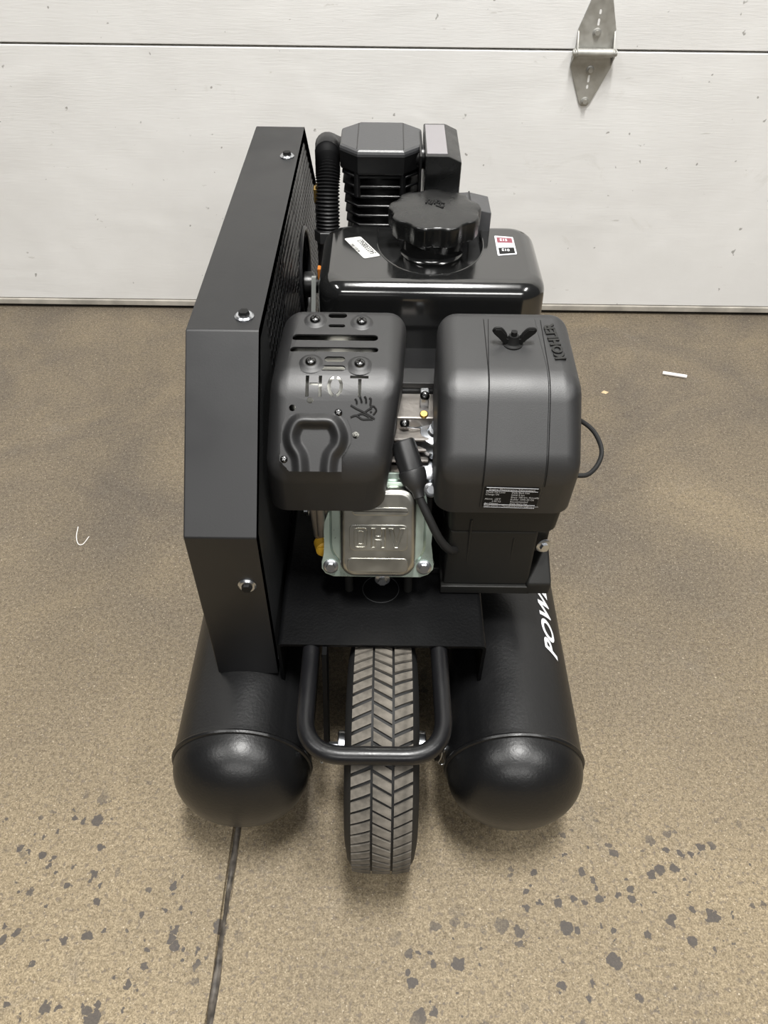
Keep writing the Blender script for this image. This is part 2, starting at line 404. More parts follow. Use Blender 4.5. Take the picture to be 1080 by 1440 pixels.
for i, (z0, z1) in enumerate(((.026, .6145), (.6185, 1.228), (1.232, 1.842))):
    b2 = bmesh.new(); box(b2, -2.3, 2.3, YD, YD + .045, z0, z1, .0022, 2); add('door_panel', b2, M['door'], door)
    if i < 2:                                            # tongue closing the joint behind
        b2 = bmesh.new(); box(b2, -2.3, 2.3, YD + .012, YD + .04, z1 - .004, z1 + .008); add('joint_tongue', b2, M['seal'], door, label='shaded tongue in the panel joint')
bm = bmesh.new(); box(bm, -2.3, 2.3, YD - .004, YD + .045, .009, .0245, .003, 2); add('bottom_retainer', bm, M['seal'], door)
bm = bmesh.new(); box(bm, -2.3, 2.3, YD + .006, YD + .04, .0, .0105, .002); add('bottom_seal', bm, M['rubber'], door)
for s in (-1, 1):
    bm = bmesh.new(); box(bm, *sorted((s * 2.3, s * 4.0)), YD + .01, YD + .2, 0, 3.0); add('wall_back', bm, M['wall'], None, 0, kind='structure')
bm = bmesh.new(); box(bm, -2.3, 2.3, YD + .01, YD + .2, 1.846, 3.0); add('wall_back', bm, M['wall'], None, 0, kind='structure')

# hinge between the two door sections
HX, HZ = .424, .6165
def hp(u, v, h): return Vector((HX + u, YD - .0005 - h, HZ + v))
hinge = None
bm = bmesh.new()
up_poly = [(-.0385, .004), (.0385, .004), (.0385, .040), (.0130, .118), (.006, .123), (-.006, .123), (-.0130, .118), (-.0385, .040)]
prism(bm, up_poly, hp, 0, .0026, .0008, 1)
for s in (-1, 1):                                        # folded ears that carry the pin
    prism(bm, [(0, .040), (.0026, .036), (.022, .006), (.022, -.004), (.016, -.008), (.010, -.004), (0, .006)], lambda u, v, h, s=s: hp(s * (.0385 - h), v, u), 0, .0024)
hinge = add('hinge', bm, M['steel'], door, label='galvanised steel hinge plate across the panel joint')
bm = bmesh.new()
lo_poly = [(-x, -y) for x, y in [(-.043, .010), (.043, .010), (.043, .030), (.0120, .100), (.006, .106), (-.006, .106), (-.0120, .100), (-.043, .030)]]
prism(bm, lo_poly, hp, 0, .0026, .0008, 1)
for s in (-1, 1):
    prism(bm, [(0, -.030), (.0026, -.027), (.022, -.003), (.022, .006), (.015, .008), (.008, .002), (0, -.010)], lambda u, v, h, s=s: hp(s * (.043 - h), v, u), 0, .0024)
add('hinge_leaf', bm, M['steel'], hinge)
bm = bmesh.new(); cyl(bm, hp(-.046, .0, .0165), (1, 0, 0), .0062, .092, 20, bev=.001); cyl(bm, hp(-.036, .0, .0165), (1, 0, 0), .0080, .072, 20); add('hinge_barrel', bm, M['steel'], hinge)
HB = hexbolt(.0055, .004, .0085, M['steel'])
for u, v in ((0, .0335), (0, .113), (0, -.0355), (0, -.0965)): inst('hinge_bolt', HB, hp(u, v, .0026), hinge, (0, -1, 0))
for u, v, l in ((0, .052, .004), (0, .070, .002), (0, -.052, .005), (0, -.068, .0015), (0, .099, .004)):
    bm = bmesh.new(); prism(bm, [(p[0], p[1]) for p in rrect(u - .0022, u + .0022, v - .0022 - l, v + .0022 + l, .002, 3)], hp, .0022, .0029); add('hinge_slot', bm, M['door'], hinge, label='slot showing the white door behind')

# small litter on the floor
bm = bmesh.new(); cyl(bm, (.665, 1.537, .0045), (.056, -.015, 0), .0043, .056, 14, bev=.0006)
o = add('paper_stub', bm, M['chalk']); o['label'] = 'short white paper stick lying on the grey concrete right of the compressor'; o['category'] = 'litter'
bm = hull([(.503, 1.461, .0), (.512, 1.470, .0), (.523, 1.463, .0), (.514, 1.455, .0), (.510, 1.463, .004), (.516, 1.461, .003)], .0006, 1)
o = add('wood_chip', bm, M['chip']); o['label'] = 'tiny tan chip on the concrete just right of the air cleaner'; o['category'] = 'litter'
bm = bmesh.new(); tube(bm, smoothpath([(-.588, 1.010, .0012), (-.584, .985, .0011), (-.575, .966, .0012), (-.566, .966, .0011), (-.560, .985, .0012)], 5), .0008, 6)
o = add('thread', bm, M['chalk']); o['label'] = 'pale hooked thread on the concrete at the left'; o['category'] = 'litter'

# ================================================================== THE COMPRESSOR
root = empty('air_compressor', (0, .475, 0), 'black portable twin-tank air compressor with a petrol engine and one front wheel', 'compressor')

# ---- belt guard
GX0, GX1 = -.2105, -.1335
HEX = [(.543, .228), (.543, .485), (.698, .639), (1.287, .639), (1.440, .485), (1.440, .228)]
bm = hull([(x, y, z) for y, z in HEX for x in (GX0, GX1)])
bmesh.ops.delete(bm, geom=[f for f in bm.faces if f.normal.x > .9 or f.calc_center_median().x > GX1 - 1e-4], context='FACES')
bmesh.ops.bevel(bm, geom=[e for e in bm.edges if not e.is_boundary], offset=.0022, segments=2, profile=.5, affect='EDGES')
bmesh.ops.recalc_face_normals(bm, faces=bm.faces)
bmesh.ops.solidify(bm, geom=bm.faces[:], thickness=.002)
def inset(poly, d):
    out = []; n = len(poly)
    area2 = sum(poly[i][0] * poly[(i + 1) % n][1] - poly[(i + 1) % n][0] * poly[i][1] for i in range(n)); sgn = 1 if area2 > 0 else -1
    for i in range(n):
        p0, p1, p2 = Vector(poly[i - 1]), Vector(poly[i]), Vector(poly[(i + 1) % n])
        e1, e2 = (p1 - p0).normalized(), (p2 - p1).normalized()
        n1, n2 = Vector((-e1.y, e1.x)) * sgn, Vector((-e2.y, e2.x)) * sgn
        k = (n1 + n2).normalized(); out.append(tuple(p1 + k * d / max(.2, k.dot(n1))))
    return out
guard = add('belt_guard', bm, M['guard'], root, 30)
IN = inset(HEX, .013)
bm = bmesh.new()
A = [bm.verts.new((GX1, y, z)) for y, z in inset(HEX, .0006)]; Bv = [bm.verts.new((GX1, y, z)) for y, z in IN]
for i in range(6): bm.faces.new((A[i], A[(i + 1) % 6], Bv[(i + 1) % 6], Bv[i]))
bmesh.ops.solidify(bm, geom=bm.faces[:], thickness=.0016)
add('guard_flange', bm, M['guard'], guard, 30)
# expanded-metal side: every cell is real, open in the middle
bm = bmesh.new(); cy_, cz_ = .0145, .0165
def inside(p, poly):
    c = False
    for i in range(len(poly)):
        (x0, y0), (x1, y1) = poly[i - 1], poly[i]
        if (y0 > p[1]) != (y1 > p[1]) and p[0] < (x1 - x0) * (p[1] - y0) / (y1 - y0) + x0: c = not c
    return c
def inpoly(p, poly):
    n = len(poly); s = 0
    for i in range(n):
        a, c = poly[i], poly[(i + 1) % n]; cr = (c[0] - a[0]) * (p[1] - a[1]) - (c[1] - a[1]) * (p[0] - a[0])
        if cr > 1e-9: s += 1
    return s in (0, n)
HC, HR = (1.17, .445), .075
PX = GX1 - .003
for r in range(60):
    for c in range(70):
        y, z = .54 + c * cy_ + (cy_ / 2 if r % 2 else 0), .23 + r * cz_ * .94
        if y < .76 or not inpoly((y, z), inset(HEX, .008)): continue
        if (y - HC[0]) ** 2 + (z - HC[1]) ** 2 < HR ** 2: continue
        hy, hz = cy_ / 2, cz_ / 2 * .94
        q = [bm.verts.new((PX, y + a * hy, z + d * hz)) for a, d in ((-1, -1), (1, -1), (1, 1), (-1, 1))]
        dm = [bm.verts.new((PX + .0012 * (1 if k == 2 else 0), y + a * hy * .80, z + d * hz * .78)) for k, (a, d) in enumerate(((0, -1), (1, 0), (0, 1), (-1, 0)))]
        for k in range(4):
            bm.faces.new((q[k], q[(k + 1) % 4], dm[k])); bm.faces.new((q[(k + 1) % 4], dm[(k + 1) % 4], dm[k]))
add('mesh_panel', bm, M['guard'], guard, 0, recalc=False, label='expanded metal side panel with rows of slots')
bm = bmesh.new(); prism(bm, [(.5445, .2295), (.765, .2295), (.765, .6375), (.6985, .6375), (.5445, .4845)], lambda u, v, h: Vector((h, u, v)), PX - .001, PX + .0005); add('solid_panel', bm, M['powder'], guard, 0)
bm = bmesh.new(); tube(bm, [(PX + .001, HC[0] + HR * math.cos(a * PI / 20), HC[1] + HR * math.sin(a * PI / 20)) for a in range(40)], .004, 8, closed=True); add('hole_rim', bm, M['guard'], guard)
def guardbolt(loc, n):
    inst('bolt_washer', WASHER, loc, guard, n); inst('guard_bolt', DARKBOLT, Vector(loc) + Vector(n) * .002, guard, n)
guardbolt((-.152, .543, .408), (0, -1, 0)); guardbolt((-.152, .724, .639), (0, 0, 1)); guardbolt((-.149, 1.165, .639), (0, 0, 1))
# pulleys and belt inside the guard
bm = bmesh.new(); lathe(bm, (-.185, 1.17, .43), (1, 0, 0), [(.02, 0), (.115, .002), (.120, .006), (.108, .012), (.108, .018), (.120, .024), (.115, .028), (.02, .03)], 40); add('pump_pulley', bm, M['iron'], root)
bm = bmesh.new(); lathe(bm, (-.185, .80, .42), (1, 0, 0), [(.012, 0), (.040, .002), (.044, .006), (.034, .012), (.034, .018), (.044, .024), (.040, .028), (.012, .03)], 32); add('engine_pulley', bm, M['iron'], root)
d = Vector((0, 1.17 - .80, .43 - .42)); ang = math.atan2(d.z, d.y); off = math.asin((.110 - .036) / d.length)
path = [Vector((-.170, 1.17 + .110 * math.cos(t), .43 + .110 * math.sin(t))) for t in [ang + PI / 2 + off - (PI + 2 * off) * k / 24 for k in range(25)]] + \
       [Vector((-.170, .80 + .036 * math.cos(t), .42 + .036 * math.sin(t))) for t in [ang - PI / 2 - off - (PI - 2 * off) * k / 16 for k in range(17)]]
bm = bmesh.new(); tube(bm, path, .006, 8, closed=True); add('drive_belt', bm, M['rubber'], root)

# ---- air tanks
TZ, TR, TY = .145, .088, .460
def airtank(xc):
    prof = []
    for k in range(13):                                   # domed front end
        t = k / 12 * PI / 2; prof.append(((TR - .0015) * math.sin(t) ** .86, -.066 * math.cos(t) ** .95 - .004))
    prof += [(TR - .0015, -.0035), (TR - .003, -.0015), (TR - .003, .0), (TR + .0004, .0012), (TR + .0004, .006), (TR, .009), (TR, .69), (TR - .002, .695)]
    for k in range(1, 13):
        t = PI / 2 * (1 - k / 12); prof.append(((TR - .002) * math.sin(t), .695 + .060 * math.cos(t)))
    prof[0] = (0, prof[0][1]); prof[-1] = (0, prof[-1][1])
    bm = bmesh.new(); lathe(bm, (xc, TY, TZ), (0, 1, 0), prof, 64)
    t = add('air_tank', bm, M['tankpaint'], root, 25)
    bm = bmesh.new(); tube(bm, [(xc + (TR - .0012) * math.cos(a * PI / 36), TY - .0005, TZ + (TR - .0012) * math.sin(a * PI / 36)) for a in range(72)], .0034, 8, closed=True); add('weld_bead', bm, M['tankpaint'], t)
    return t
tankL = airtank(-.178); tankR = airtank(.171)
XR = .171
# white lettering wrapped round the right tank
bm = text_bm('POWER', .0306, .0, .42, .0009, 1.36, align='LEFT', space=1.06, res=6)
x0 = min(v.co.x for v in bm.verts); y0 = min(v.co.y for v in bm.verts)
bmesh.ops.triangulate(bm, faces=bm.faces)
for k in range(1, 6):
    bmesh.ops.bisect_plane(bm, geom=bm.verts[:] + bm.edges[:] + bm.faces[:], plane_co=(0, y0 + k * .0037, 0), plane_no=(0, 1, 0))
for v in bm.verts:
    a = math.radians(42.3) + (v.co.y - y0) / TR
    v.co = Vector((XR + (TR + .0006) * math.cos(a), .583 + (v.co.x - x0), TZ + (TR + .0006) * math.sin(a)))
add('lettering', bm, M['white'], tankR, 0, label='white slanted capital letters along the tank')
# rear feet
for xc in (-.178, .171):
    bm = hull([(xc + a, y, z) for a in (-.03, .03) for y in (1.0, 1.06) for z in (0, .09)], .004, 2); add('tank_foot', bm, M['rubber'], root)
# cross beam under the saddle
for y0, y1 in ((.715, .745), (1.02, 1.05)): bm = bmesh.new(); box(bm, -.12, .12, y0, y1, .19, .245, .002); add('cross_beam', bm, M['saddle'], root)

# ---- saddle: inverted channel
bm = bmesh.new()
th = .0042
prof = arcpath([(-.1295, 0, .208), (-.1295, 0, .297), (.1275, 0, .297), (.1275, 0, .216)], .007, 5)
inn = arcpath([(-.1295 + th, 0, .208), (-.1295 + th, 0, .297 - th), (.1275 - th, 0, .297 - th), (.1275 - th, 0, .216)], .004, 5)
loop = [(p.x, p.z) for p in prof] + [(p.x, p.z) for p in inn[::-1]]
prism(bm, loop, lambda u, v, h: Vector((u, h, v)), .541, 1.33)
saddle = add('saddle_channel', bm, M['saddle'], root, 25)
bm = bmesh.new(); tube(bm, [(-.003 + .0235 * math.cos(a * PI / 24), .629 + .0225 * math.sin(a * PI / 24), .2972) for a in range(48)], .0006, 6, closed=True); add('knockout_ring', bm, M['powder'], saddle)

# ---- wheel guard loop
bm = bmesh.new()
tube(bm, arcpath([(-.0855, .715, .2835), (-.0880, .60, .2855), (-.0870, .402, .2870), (.0715, .402, .2870), (.0690, .60, .2855), (.0665, .715, .2835)], .048, 12), .0103, 18)
M['loop'] = mat('tube_black_paint', (.006, .006, .007), .33, 0, .45, .1, 300, .05, 40)
add('wheel_loop', bm, M['loop'], root)

# ---- wheel
AX, AY, AZ, WR = .001, .484, .150, .150
def tyre_prof():
    half = [(.0, .1470), (.020, .1467), (.031, .1452), (.0355, .1425), (.0405, .134), (.0435, .120), (.0425, .104), (.037, .092), (.031, .086), (.026, .084)]
    pr = [(r, -x) for x, r in half[::-1]] + [(r, x) for x, r in half[1:]]
    return pr
bm = bmesh.new(); pr = tyre_prof(); pr = pr + [(.080, .022), (.080, -.022)]
lathe(bm, (AX, AY, AZ), (1, 0, 0), pr + [pr[0]], 72, close=False)
bmesh.ops.remove_doubles(bm, verts=bm.verts, dist=1e-6)
tyre = add('tyre', bm, M['rubber'], root, 40)
bm = bmesh.new(); lathe(bm, (AX, AY, AZ), (1, 0, 0), [(0.0, -.040), (.016, -.040), (.016, -.014), (.060, -.010), (.080, -.026), (.085, -.027), (.085, -.024), (.080, -.020), (.080, .020), (.085, .024), (.085, .027), (.080, .026), (.060, .010), (.016, .014), (.016, .040), (0, .040)], 40)
add('wheel_rim', bm, M['steel'], root)
bm = bmesh.new(); cyl(bm, (AX - .086, AY, AZ), (1, 0, 0), .0062, .172, 18); axle = add('axle', bm, M['chrome'], root)
for s in (-1, 1):
    bm = bmesh.new(); cyl(bm, (AX + s * .0405, AY, AZ), (s, 0, 0), .0205, .0165, 28, bev=.0015); add('axle_spacer', bm, M['chrome'], root, label='bright zinc spacer')
    x = AX + s * .0715
    bm = hull([(x + a, AY + y, z) for a in (-.0028, .0028) for y, z in ((-.017, .150), (-.012, .136), (.0, .131), (.012, .136), (.017, .150), (.075, .293), (.045, .293))]); add('axle_bracket', bm, M['saddle'], root)
    xk = AX + s * .0790
    bm = bmesh.new()
    k_ = [(xk + dx * (.35 if s < 0 else .8), AY - .006 + dy, AZ + dz) for dx, dy, dz in ((0, 0, .014), (-.0008, -.001, 0), (-.002, -.003, -.010), (-.0048, -.004, -.018), (-.0046, -.004, -.023), (0, -.0045, -.0255), (.0046, -.004, -.023), (.0042, -.003, -.017), (.0012, -.002, -.009), (0, -.001, .010))]
    tube(bm, smoothpath(k_, 5), .00095, 6); add('cotter_pin', bm, M['chrome'], root)
# tread blocks: three columns of slanted lugs
NR = 62
def lug(x0, x1, skew):
    da = 2 * PI / NR * .70; b = bmesh.new(); n = 3; top, bot = [], []
    for j in (0, 1):
        for i in range(n + 1):
            x = x0 + (x1 - x0) * i / n; a = (j - .5) * da + skew * ((x - (x0 + x1) / 2) / (x1 - x0)) * 2 * PI / NR
            rt_ = .1502 - .9 * max(0, abs(x) - .014) ** 1.5
            g = .0006
            top.append(b.verts.new((x, math.sin(a) * rt_, math.cos(a) * rt_))); bot.append(b.verts.new((x, math.sin(a) * .1445, math.cos(a) * .1445)))
    m1 = n + 1
    for i in range(n):
        b.faces.new((top[i], top[i + 1], top[m1 + i + 1], top[m1 + i]))
        b.faces.new((bot[i], bot[i + 1], top[i + 1], top[i])); b.faces.new((bot[m1 + i + 1], bot[m1 + i], top[m1 + i], top[m1 + i + 1]))
    b.faces.new((bot[0], top[0], top[m1], bot[m1])); b.faces.new((bot[n], bot[m1 + n], top[m1 + n], top[n]))
    return meshof('tread_block', b, M['tread'], 20)
LUGS = [(lug(-.0345, -.0125, .62), 0), (lug(-.0098, .0112, -.78), .35), (lug(.0142, .0350, .62), .15)]
for me, ph in LUGS:
    for k in range(NR): inst('tread_block', me, (AX, AY, AZ), tyre, rot=((k + ph) * 2 * PI / NR, 0, 0))

# ---- engine block
bm = bmesh.new()
box(bm, -.085, .095, .79, .97, .297, .50, .012, 3)
crank = add('crankcase', bm, M['iron'], root)
bm = bmesh.new()
ca, sa = math.cos(math.radians(25)), math.sin(math.radians(25))
VN = Vector((0, -ca, sa)); VV = Vector((0, sa, ca)); VO = Vector((-.004, .620, .336))
def vp(u, v, h): return VO + Vector((u, 0, 0)) + VV * v + VN * h
for k in range(6):
    h = -.055 - k * .014; prism(bm, rrect(-.062, .066, -.004, .128, .018, 4), lambda u, v, hh: vp(u, v, hh), h, h + .005, .001, 1)
prism(bm, rrect(-.045, .048, .012, .115, .02, 4), vp, -.17, -.04)
add('cylinder_fins', bm, M['iron'], root)
bm = bmesh.new(); prism(bm, [(p[0], p[1]) for p in rrect(-.056, .050, -.001, .132, .012, 5)], vp, -.042, -.0005, .002, 2)
head = add('cylinder_head', bm, M['alu'], root)
for u in (-.040, .036):
    bm = bmesh.new(); cyl(bm, (VO.x + u, .628, .297), (0, 0, 1), .0055, .05, 14, bev=.0008); add('engine_stud', bm, M['plastic2'], root)
# mounting base of the engine
bm = bmesh.new(); box(bm, -.075, .085, .655, .98, .2968, .309, .003); add('engine_base', bm, M['iron'], root)
# valve cover
FL = [(-.058, -.001), (.050, -.001), (.060, .003), (.066, .010), (.067, .019), (.0635, .030), (.0615, .045), (.0635, .062), (.0635, .070), (.058, .085), (.050, .100), (.047, .125), (.040, .136), (-.045, .136), (-.052, .125), (-.055, .100), (-.064, .085), (-.0695, .070), (-.0695, .060), (-.0680, .045), (-.0700, .030), (-.073, .019), (-.073, .010), (-.068, .003)]
bm = bmesh.new(); prism(bm, FL, vp, 0, .0042, .0012, 2); vcover = add('valve_cover', bm, M['zinc'], root, 30)
bm = bmesh.new()
r1 = [(u, v, .0042) for u, v in rrect(-.0625, .0560, .0135, .128, .030, 6)]; r2 = [(u, v, .0085) for u, v in rrect(-.0590, .0525, .0165, .126, .028, 6)]
r3 = [(u, v, .0095) for u, v in rrect(-.0500, .0440, .0125, .1235, .020, 6)]
loft(bm, [[vp(*p) for p in r] for r in (r1, r2, r3)], True, True); add('cover_step', bm, M['zinc'], vcover, 25)
bm = bmesh.new()
lv = [(.004, 0.0), (.019, .0002), (.0225, .0016), (.0248, .0040), (.0260, .0075)]
loft(bm, [[vp(u, v, h) for u, v in rrect(-.0490 + i, .0430 - i, .0075 + i, .1225 - i, .019 - i * .6, 8)] for h, i in lv], False, True); vbox = add('cover_dome', bm, M['satin'], vcover, 25)
b = bmesh.new()
loft(b, [[vp(u, v, h) for u, v in rrect(-.0375 + i, .0330 - i, .0440 + i, .0785 - i, .006, 5)] for h, i in ((.0255, 0), (.0266, .0008), (.0268, .0016))], False, True); add('embossed_panel', b, M['satin'], vcover, 25)
for u0, u1, v0, v1 in ((-.034, .034, .0895, .1005), (-.040, .034, .0160, .0350)):
    b = bmesh.new(); loft(b, [[vp(u, v, h) for u, v in rrect(u0 + i, u1 - i, v0 + i, v1 - i, .0052 - i * .5, 5)] for h, i in ((.0255, 0), (.0268, .0008), (.0270, .0016))], False, True)
    add('embossed_rib', b, M['satin'], vcover, 25)
b = bmesh.new()
def outline(pts): tube(b, [vp(u, v, .0271) for u, v in pts], .0008, 6, closed=True)
outline(rrect(-.0312, -.0160, .0492, .0738, .0042, 4)); outline(rrect(-.0272, -.0200, .0532, .0698, .0022, 4))
hx = lambda x: -.0104 + x * .0160
outline([(hx(0), .0492), (hx(.26), .0492), (hx(.26), .0592), (hx(.74), .0592), (hx(.74), .0492), (hx(1), .0492), (hx(1), .0738), (hx(.74), .0738), (hx(.74), .0636), (hx(.26), .0636), (hx(.26), .0738), (hx(0), .0738)])
hx = lambda x: .0104 + x * .0180
outline([(hx(.38), .0492), (hx(.62), .0492), (hx(1), .0738), (hx(.74), .0738), (hx(.5), .0560), (hx(.26), .0738), (hx(0), .0738)])
add('embossed_lettering', b, M['satin'], vcover, 60, label='raised outlined capitals OHV')
FB = hexbolt(.0062, .006, .0095)
for u, v in ((-.0615, .0135), (.0545, .0135), (.041, .1265), (-.046, .1265)): inst('cover_bolt', FB, vp(u, v, .0042), vcover, VN)
inst('drain_bolt', BOLT, vp(0.003, -.004, .003), head, Vector((0, -.98, .10)))

# aluminium exhaust flange and filler at the left of the head
bm = bmesh.new(); b_ = hull([(x, y, z) for x, z in ((-.094, .455), (-.066, .455), (-.066, .395), (-.088, .362), (-.078, .360)) for y in (.655, .70)], .004, 2); merge(bm, b_); box(bm, -.082, -.072, .645, .70, .375, .44, .003)
add('exhaust_flange', bm, M['alu'], root)
inst('flange_bolt', BOLT, (-.0945, .675, .398), root, (-1, -.2, .1))
bm = bmesh.new(); cyl(bm, (-.079, .662, .352), (.25, -.9, .15), .011, .020, 20, bev=.002); box(bm, -.083, -.073, .640, .655, .350, .362, .002); add('oil_filler_cap', bm, M['yellow'], root, label='yellow oil filler plug')

# ---- fuel tank
FT = dict(x0=-.0895, x1=.2060, y0=.880, y1=1.062)
lv = []
for k in range(9):
    t = k / 8 * PI / 2; lv.append((.590 - .022 + .022 * math.sin(t), .022 * (1 - math.cos(t))))
lev = [(.494, -.002), (.530, -.001)] + lv
bm = bmesh.new()
loft(bm, [[Vector((x, y, z)) for x, y in rrect(FT['x0'] + i, FT['x1'] - i, FT['y0'] + i, FT['y1'] - i, max(.006, .036 - i * .9), 9)] for z, i in lev], True, True)
cut = bmesh.new(); CX, CY = .0585, .995
cp = [(CX + .072 * math.cos(t), CY + .006 + .092 * math.sin(t)) for t in [PI + PI * k / 24 for k in range(25)]] + [(CX + .072, 1.10), (CX - .072, 1.10)]
prism(cut, cp, lambda u, v, h: Vector((u, v, h)), .581, .70)
ft = addmesh('fuel_tank', apply_bool(bm, cut), M['glossy'], root, 32)
bm = bmesh.new(); tube(bm, [Vector((cp[-1][0], 1.045, .5898))] + [Vector((x, y, .5898)) for x, y in cp[:25]] + [Vector((cp[-2][0], 1.045, .5898))], .0013, 8); add('recess_edge_glint', bm, M['glossy'], ft)  # added tube that gives the recess step its lighter edge line
bm = bmesh.new(); loft(bm, [[Vector((x, y, z)) for x, y in rrect(FT['x0'] - i, FT['x1'] + i, FT['y0'] - i, FT['y1'] + i, .03, 8)] for z, i in ((.4865, .007), (.4880, .009), (.4915, .009), (.4942, .004))], True, True); add('tank_seam_flange', bm, M['glossy'], ft, 30)
bm = bmesh.new(); loft(bm, [[Vector((x, y, z)) for x, y in rrect(FT['x0'] + .02 + i, FT['x1'] - .02 - i, FT['y0'] + .012 + i, FT['y1'] - .012 - i, .03, 8)] for z, i in ((.450, .02), (.458, .006), (.488, 0))], True, True); add('tank_lower_half', bm, M['glossy'], ft, 30)
# filler neck and cap
tilt = Vector((0, 0, 1))
bm = bmesh.new(); lathe(bm, (CX + .002, CY, .5795), tilt, [(.0425, 0), (.0430, .002), (.0405, .004), (.0385, .009), (.0385, .022)], 40); add('filler_neck', bm, M['glossy'], ft)
bm = bmesh.new()
pr = [(.0385, .012), (.0400, .020), (.0420, .029), (.0540, .0315), (.0585, .0330), (.0597, .0355), (.0600, .0555), (.0592, .0582), (.0575, .0595), (.050, .0604), (.030, .0612), (.012, .0616), (0, .0617)]
lathe(bm, (CX + .004, CY + .001, .5795), tilt, pr, 144, rfun=lambda a, r, z: 1 + (.046 * max(-1, min(.75, 1.35 * math.cos(9 * (a + .17)))) * min(1, max(0, (r - .040) / .015))))
cap = add('fuel_cap', bm, M['cap'], ft, 38)
def capp(u, v, h): 
    return Vector((CX + .004 + u, CY + .001 + v, .5795 + .0606 + h))
bm = bmesh.new()
for a_, c_ in (((-.016, -.008), (-.016, .004)), ((-.016, .004), (-.011, .004)), ((-.011, -.006), (-.011, .004)), ((-.011, -.006), (-.006, -.006)), ((-.006, -.006), (-.006, .006)), ((-.001, -.003), (-.001, .009)), ((-.001, .009), (.006, .009)), ((.006, .009), (.006, .002)), ((-.001, .003), (.003, .003)), ((.009, .006), (.015, .006)), ((.009, -.005), (.009, .001)), ((.003, -.005), (.016, -.005)), ((.016, -.005), (.016, .001))):
    ca_, sa_ = math.cos(-.45), math.sin(-.45)
    rot = lambda p: capp((p[0] * ca_ - p[1] * sa_) * .72 + .001, (p[0] * sa_ + p[1] * ca_) * 1.15 + .010, .0012)
    tube(bm, [rot(a_), rot(c_)], .0013, 6)
add('cap_emblem', bm, M['black'], ft, label='small black moulded fuel symbol')
# stickers on the tank top
def tp(u, v, h): return Vector((u, v, .5903 + h))
stp = [(-.0593, 1.0064), (-.0370, 1.0133), (-.0089, .9588), (-.0304, .9504)]
def quadprint(name, q, m, h, par, r=.0): 
    bm = bmesh.new(); prism(bm, [tuple(p) for p in (arcpath([*q, q[0]], r, 4) if False else q)], tp, h, h + .0003); return add(name, bm, m, par, 0)
def roundquad(q, r=.003):
    P = [Vector((*p, 0)) for p in q]; out = []
    for i in range(4):
        a, b_, c = P[i - 1], P[i], P[(i + 1) % 4]; p, s_ = b_ + (a - b_).normalized() * r, b_ + (c - b_).normalized() * r
        for k in range(4):
            t = k / 3; v = p * (1 - t) ** 2 + b_ * 2 * t * (1 - t) + s_ * t * t; out.append((v.x, v.y))
    return out
stk = quadprint('serial_sticker', roundquad(stp), M['sticker'], 0, ft)
du = Vector((-.028, .0535, 0)).normalized(); dv = Vector((-.985, -.17, 0)).normalized()
bm = onplane(text_bm('5433308563', .0120, 0, 0, .0003, .74), tp(-.0275, .9835, .0005), du, -Vector((du.y, -du.x, 0)))
bm2 = onplane(text_bm('M 0033 0061', .0062, 0, 0, .0001, .78), tp(-.0430, .9805, .0005), du, -Vector((du.y, -du.x, 0))); merge(bm, bm2)
add('sticker_print', bm, M['grey'], ft, 0, recalc=False, label='grey printed serial number')
dq = [(.1481, 1.0204), (.1734, 1.0168), (.1737, .9674), (.1476, .9628)]
quadprint('fuel_decal', roundquad(dq, .002), M['white'], 0, ft)
def dsub(a0, a1, b0, b1):
    def P(a, b): 
        l = Vector(dq[0]).lerp(Vector(dq[3]), b); r_ = Vector(dq[1]).lerp(Vector(dq[2]), b); return tuple(l.lerp(r_, a))
    return [P(a0, b0), P(a1, b0), P(a1, b1), P(a0, b1)]
quadprint('decal_block', dsub(.10, .92, .08, .36), M['red'], .0002, ft); quadprint('decal_block', dsub(.10, .92, .40, .58), M['pink'], .0002, ft); quadprint('decal_block', dsub(.10, .92, .62, .94), M['black'], .0002, ft)
bm = onplane(text_bm('E15', .0095, 0, 0, .0001, .75), tp(.1595, 1.0070, .0007), (1, -.1, 0), (.05, 1, 0)); merge(bm, onplane(text_bm('E10', .0095, 0, 0, .0001, .75), tp(.1595, .9780, .0007), (1, -.1, 0), (.05, 1, 0)))
add('decal_print', bm, M['white'], ft, 0, recalc=False)
# bracket strap and hub between guard and engine
bm = hull([(x + dx, y + dy, z) for x, y, z in ((-.1060, .90, .44), (-.1010, .945, .565)) for dx in (0, .006) for dy in (0, .005)]); add('tank_bracket', bm, M['strap'], root, label='narrow grey bracket strip')

# ---- muffler guard
def chamfered(xl, xr, y0, y1, z, c0, c1):
    return [(xl + c1, y1, z), (xr - c1, y1, z), (xr, y1 - c1 * .9, z), (xr, y0 + c0, z), (xl, y0 + c0, z), (xl, y1 - c1 * .9, z)]
MP = [(-.1265, .680, .590), (.0215, .680, .590), (-.1190, .807, .607), (.0250, .807, .607), (-.1335, .6175, .515), (.0040, .6175, .515),
      (-.1335, .6250, .4225), (-.0050, .6250, .4225), (-.1300, .810, .4225), (.0225, .810, .4225)]
bm = hull(MP, .0225, 6, .2)
clip(bm, .4470)
zb = .4372 + .010

bmesh.ops.recalc_face_normals(bm, faces=bm.faces)
bmesh.ops.solidify(bm, geom=bm.faces[:], thickness=.0018)
cut = bmesh.new()
def slot(x0, x1, yc, hw, z0=.59, z1=.63): prism(cut, rrect(x0, x1, yc - hw, yc + hw, hw * .98, 5), lambda u, v, h: Vector((u, v, h)), z0, z1)
slot(-.0672, -.0455, .7862, .0046); slot(-.0660, -.0470, .7680, .0026)
slot(-.1060, -.0090, .7480, .0050); slot(-.1070, -.0085, .7280, .0038)
slot(-.0675, -.0450, .7125, .0042); slot(-.0710, -.0440, .6985, .0040)
